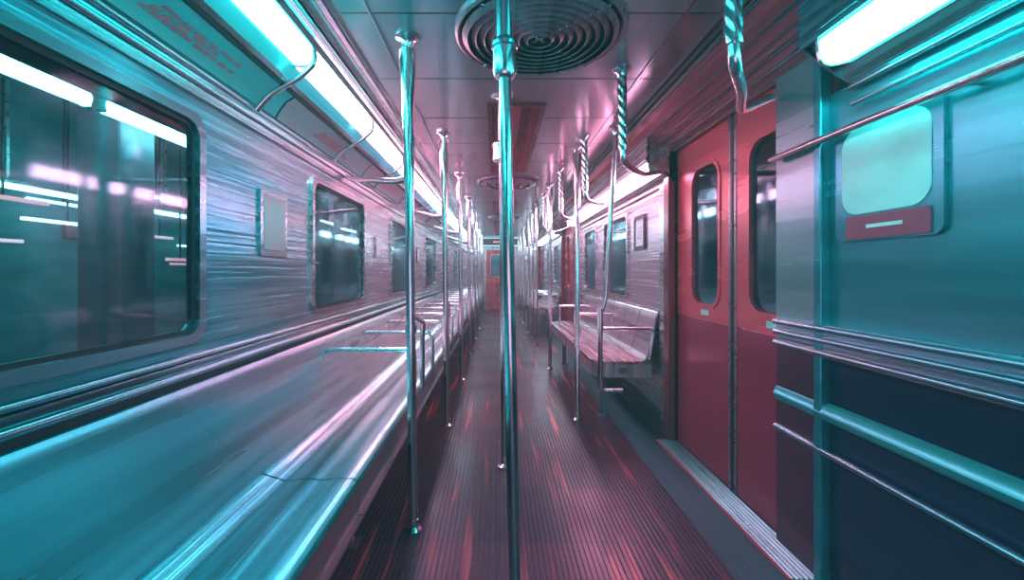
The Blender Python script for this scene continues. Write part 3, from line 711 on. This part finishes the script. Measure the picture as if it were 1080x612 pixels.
def bench_right(y0, y1, label, arms):
    t = thing('bench', label, 'bench', (0.9, (y0+y1)/2, 0), 'steel benches on the right')
    R_ = 0.11
    def outline(inset=0):
        P = [(1.10, y0+inset)]
        for k in range(7):
            a = -PI/2-PI/2*k/6; P.append((0.68+inset+R_+R_*math.cos(a), y0+inset+R_+R_*math.sin(a)))
        for k in range(7):
            a = PI-PI/2*k/6; P.append((0.68+inset+R_+R_*math.cos(a), y1-inset-R_+R_*math.sin(a)))
        P.append((1.10, y1-inset)); return P
    def slab(z0, z1, inset, mat, name, bev=0.0):
        bm = B(); o = outline(inset)
        a = [bm.verts.new((x, y, z0)) for x, y in o]; b = [bm.verts.new((x, y, z1)) for x, y in o]; n = len(o)
        for k in range(n): bm.faces.new((a[k], a[(k+1) % n], b[(k+1) % n], b[k]))
        bm.faces.new(a[::-1]); ft = bm.faces.new(b)
        if bev: bmesh.ops.bevel(bm, geom=list(ft.edges), offset=bev, segments=2, affect='EDGES')
        return obj(name, bm, mat, t)
    s = slab(ST-0.02, ST, 0.0, 'seat_r', 'seat', 0.006)
    bm = B()
    for xx in (0.735, 0.80, 0.865, 0.93, 0.985):
        ribbon(bm, [(xx, ST), (xx+0.01, ST+0.003), (xx+0.02, ST)], y0+0.06, y1-0.06, -0.002)
    obj('seat_ridges', bm, 'seat_r', s, True)
    n = 3; w = (y1-y0)/n
    bm = B()
    for k in range(1, n): box(bm, 0.69, 1.04, y0+k*w-0.002, y0+k*w+0.002, ST, ST+0.0035)
    obj('seam', bm, 'fascia', s)
    slab(ST-0.115, ST-0.021, 0.006, 'apron', 'apron')
    bm = B(); box(bm, 0.865, 0.925, y0+0.002, y0+0.006, ST-0.085, ST-0.045, 0.001); e = obj('maker_plate', bm, 'fascia', t); e['label'] = 'small square metal plate'
    n = 7; w = (y1-y0)/n
    for k in range(n):
        a, b = y0+k*w+0.006, y0+(k+1)*w-0.006
        bm = B(); ribbon(bm, [(1.03, ST+0.002), (1.05, ST+0.012), (1.07, ST+0.05), (1.10, ST+0.17), (1.125, ST+0.30), (1.14, ST+0.338), (1.155, ST+0.342)], a, b, -0.012)
        obj('backrest', bm, 'back', t, True)
    bm = B(); tube(bm, [(1.04, y0+0.02, ST+0.008), (1.04, y1-0.02, ST+0.008)], 0.007, 8); tube(bm, [(1.15, y0+0.01, ST+0.345), (1.15, y1-0.01, ST+0.345)], 0.010, 8); obj('back_trim', bm, 'chrome', t, True)
    for yy in (y0+0.30, y1-0.30):
        bm = B(); box(bm, 0.74, 1.16, yy-0.012, yy+0.012, ST-0.155, ST-0.115); box(bm, 0.80, 0.84, yy-0.02, yy+0.02, 0.0, ST-0.155); box(bm, 0.77, 0.87, yy-0.04, yy+0.04, 0, 0.008)
        obj('leg', bm, 'fascia', t)
    for ya in arms:
        bm = B(); tube(bm, smoothpath([(0.742, ya, 0.712), (1.10, ya, 0.712), (1.115, ya, 0.69), (1.085, ya, ST+0.01)], 0.03), 0.0135, 10)
        if ya > y0+0.1: tube(bm, [(0.75, ya, 0.712), (0.75, ya, ST-0.005)], 0.011, 8)
        obj('armrest', bm, 'chrome', t, True)
bench_right(3.09, 5.62, 'near steel bench on the right with rosy streaked seat and rounded end', [3.10, 4.18, 5.2])
bench_right(7.75, 10.3, 'distant steel bench on the right beyond the second side door', [7.8, 8.6, 9.4])

# ------------------------------------------------------------------ notices and wall plates
t = thing('wall_notice', 'pale teal notice with red lower band on the near right wall beside the door', 'notice', (1.168, 1.31, Z(0.3)))
bm = B(); plate_x(bm, 1.158, 1.1695, rrect(1.13, 1.49, Z(0.10), Z(0.48), 0.03)); obj('backing', bm, 'wallblue', t)
bm = B(); plate_x(bm, 1.155, 1.158, rrect(1.16, 1.46, Z(0.185), Z(0.46), 0.06)); obj('notice_sheet', bm, 'notice', t)
bm = B(); plate_x(bm, 1.153, 1.158, rrect(1.16, 1.44, Z(0.105), Z(0.178), 0.005)); p = obj('red_band', bm, 'notice_red', t); p['label'] = 'dark red band'
bm = B(); box(bm, 1.151, 1.153, 1.24, 1.36, Z(0.137), Z(0.148)); obj('band_mark', bm, 'white', p)
t = thing('framed_poster', 'small framed poster on the steel panel between right door and window', 'poster', (1.168, 3.55, Z(0.3)))
bm = B(); frame_x(bm, 1.155, 1.169, rrect(3.42, 3.68, Z(0.18), Z(0.46), 0.012), rrect(3.45, 3.65, Z(0.21), Z(0.43), 0.008)); obj('poster_frame', bm, 'trimdark', t)
bm = B(); plate_x(bm, 1.162, 1.169, rrect(3.45, 3.65, Z(0.21), Z(0.43), 0.008)); obj('poster_sheet', bm, 'notice', t)
bm = B(); box(bm, 1.160, 1.162, 3.50, 3.60, Z(0.27), Z(0.37)); obj('poster_picture', bm, 'back', t)
for y, l in ((5.65, 'small dark pictogram sign on the left wall panel beyond the third window'), (3.75, 'small framed notice on the left wall panel beyond the second window'), (2.0, 'pale grey upright poster on the left wall panel beside the large near window')):
    h = 0.10 if y > 3 else 0.15
    t = thing('wall_sign', l, 'sign', (-1.03, y, Z(0.2)))
    bm = B(); plate_x(bm, -1.0295, -1.018, rrect(y-h*0.8, y+h*0.8, Z(0.22-h), Z(0.22+h), 0.012)); obj('sign_plate', bm, 'black' if y > 5 else 'steel', t)
    bm = B(); plate_x(bm, -1.018, -1.015, rrect(y-h*0.62, y+h*0.62, Z(0.22-h*0.8), Z(0.22+h*0.8), 0.008)); obj('sign_face', bm, 'white' if y > 3 else 'ad2', t)

# ------------------------------------------------------------------ outside: station seen through the windows
bm = B(); box(bm, -4.6, -4.4, -4, 22, -1, 4); struct('wall_outer_left', bm, 'outwall')
bm = B(); box(bm, 3.0, 3.2, -4, 22, -1, 4); struct('wall_outer_right', bm, 'outwall')
bm = B(); box(bm, -4.4, -1.35, -4, 22, -0.25, -0.1); struct('floor_platform', bm, 'navy')
bm = B(); box(bm, -4.6, 3.2, -4, 22, 3.2, 3.4); struct('ceiling_tunnel', bm, 'navy')
bm = B(); box(bm, -4.6, 3.2, 22, 22.2, -1, 4); struct('wall_outer_back', bm, 'outwall')
def add_streak_tube(x, y0, y1, z, r, lab, mat='tube_out'):  # tubes added to imitate bright light streaks in the window glass
    t = thing('streak_tube', lab, 'light', (x, (y0+y1)/2, z), 'tubes added as light streaks outside the left windows')
    bm = B(); tube(bm, [(x, y0+0.02, z), (x, y1-0.02, z)], r, 12); obj('tube', bm, mat, t, True)
    bm = B(); box(bm, x-r, x+r, y0, y1, z+r+0.002, z+r+0.03); box(bm, x-r*0.8, x+r*0.8, y0, y0+0.02, z-r, z+r); box(bm, x-r*0.8, x+r*0.8, y1-0.02, y1, z-r, z+r); box(bm, x-0.01, x+0.01, (y0+y1)/2-0.01, (y0+y1)/2+0.01, z+r+0.03, 3.2); obj('housing', bm, 'housing', t)
OX = -2.34
add_streak_tube(OX, 0.9, 2.50, Z(0.985), 0.042, 'thick bright tube added as a light streak outside the near left window, nearer of the pair')
add_streak_tube(OX, 2.56, 3.95, Z(0.985), 0.042, 'thick bright tube added as a light streak outside the near left window, farther of the pair')
add_streak_tube(-3.4, 2.3, 3.75, Z(0.60), 0.018, 'thin tube added as a light streak low outside the near left window, nearer of the pair')
add_streak_tube(-3.4, 3.85, 5.1, Z(0.60), 0.018, 'thin tube added as a light streak low outside the near left window, farther of the pair')
sp = [(-3.6, 5.9, 0.75), (-4.0, 6.6, 0.5), (-3.2, 6.0, 1.0), (-4.1, 4.9, 0.9), (-3.9, 8.2, 0.62), (-2.9, 7.2, 0.85), (-4.2, 5.75, 0.35), (-3.0, 9.5, 1.1), (-3.7, 3.4, 0.42), (-4.2, 3.9, 0.66), (-2.6, 5.6, 0.98), (-2.2, 6.2, 0.62)]  # strips added to imitate small light streaks in the windows
for i, (x, y, dz) in enumerate(sp):
    ln = random.uniform(0.4, 0.8)
    t = thing('small_light_streak', '%s thin lit strip from the camera, added as a light streak outside the left windows' % ordw[sorted(q[1] for q in sp).index(y)], 'light', (x, y, Z(dz)), 'small strips added as light streaks outside the left windows')
    bm = B(); box(bm, x-0.02, x+0.02, y, y+ln, Z(dz)-0.012, Z(dz)+0.012, 0.004); obj('strip', bm, 'tube_small', t)
    bm = B(); box(bm, x-0.006, x+0.006, y+ln/2-0.006, y+ln/2+0.006, Z(dz)+0.012, 3.2); obj('hanger_rod', bm, 'black', t)
rp = [(-3.3, 2.62, 0.50), (-3.9, 3.15, 0.25), (-3.5, 4.35, 0.36), (-3.1, 4.1, 0.12), (-4.0, 5.35, 0.1), (-3.7, 6.9, 0.3), (-3.0, 8.0, 0.4), (-3.9, 9.0, 0.2)]  # glowing strips added to imitate red light streaks in the windows
for i, (x, y, dz) in enumerate(rp):
    ln = random.uniform(0.3, 0.6)
    t = thing('red_light_streak', '%s dim rosy red strip from the camera, added as a light streak outside the left windows' % ordw[sorted(q[1] for q in rp).index(y)], 'light', (x, y, Z(dz)), 'rosy strips added as light streaks outside the left windows')
    bm = B(); box(bm, x-0.02, x+0.02, y, y+ln, Z(dz)-0.014, Z(dz)+0.014, 0.004); obj('strip', bm, 'red_text_streak', t)
    bm = B(); box(bm, x-0.006, x+0.006, y+ln/2-0.006, y+ln/2+0.006, Z(dz)+0.014, 3.2); obj('hanger_rod', bm, 'black', t)
for i, (x, y) in enumerate(((-2.65, 3.05), (-2.65, 5.2), (-2.65, 7.6), (-2.65, 10.2))):
    bm = B(); box(bm, x-0.15, x+0.15, y-0.15, y+0.15, -0.1, 3.2, 0.02)
    o = obj('station_column', bm, 'outcol'); tag(o, 'square painted column on the platform outside the left windows, %s from the camera' % ordw[i], 'column', 'platform columns')
for i, (y, z0) in enumerate(((2.6, 1.35), (4.4, 1.45), (6.3, 1.3))):
    bm = B(); box(bm, -4.39, -4.34, y, y+0.55, z0, z0+0.16, 0.01)
    o = obj('station_sign', bm, 'outsign'); tag(o, 'red strip sign on the platform wall outside the left windows, %s from the camera' % ordw[i], 'sign', 'red strip signs on the platform wall')


# next car end wall, and a lamp added to brighten the end door window
bm = B(); box(bm, -1.3, 1.4, 14.6, 14.7, -0.1, 2.4); struct('wall_outer_next_car', bm, 'tealpaint')
t = thing('added_end_lamp', 'small tube light added behind the window of the coral end door', 'light', (0.1, 14.3, 1.9))
bm = B(); tube(bm, [(-0.5, 14.4, 1.95), (0.7, 14.4, 1.95)], 0.03, 10); obj('tube', bm, 'tube_out', t)
bm = B(); box(bm, -0.52, 0.72, 14.36, 14.6, 1.985, 2.02); obj('housing', bm, 'housing', t)
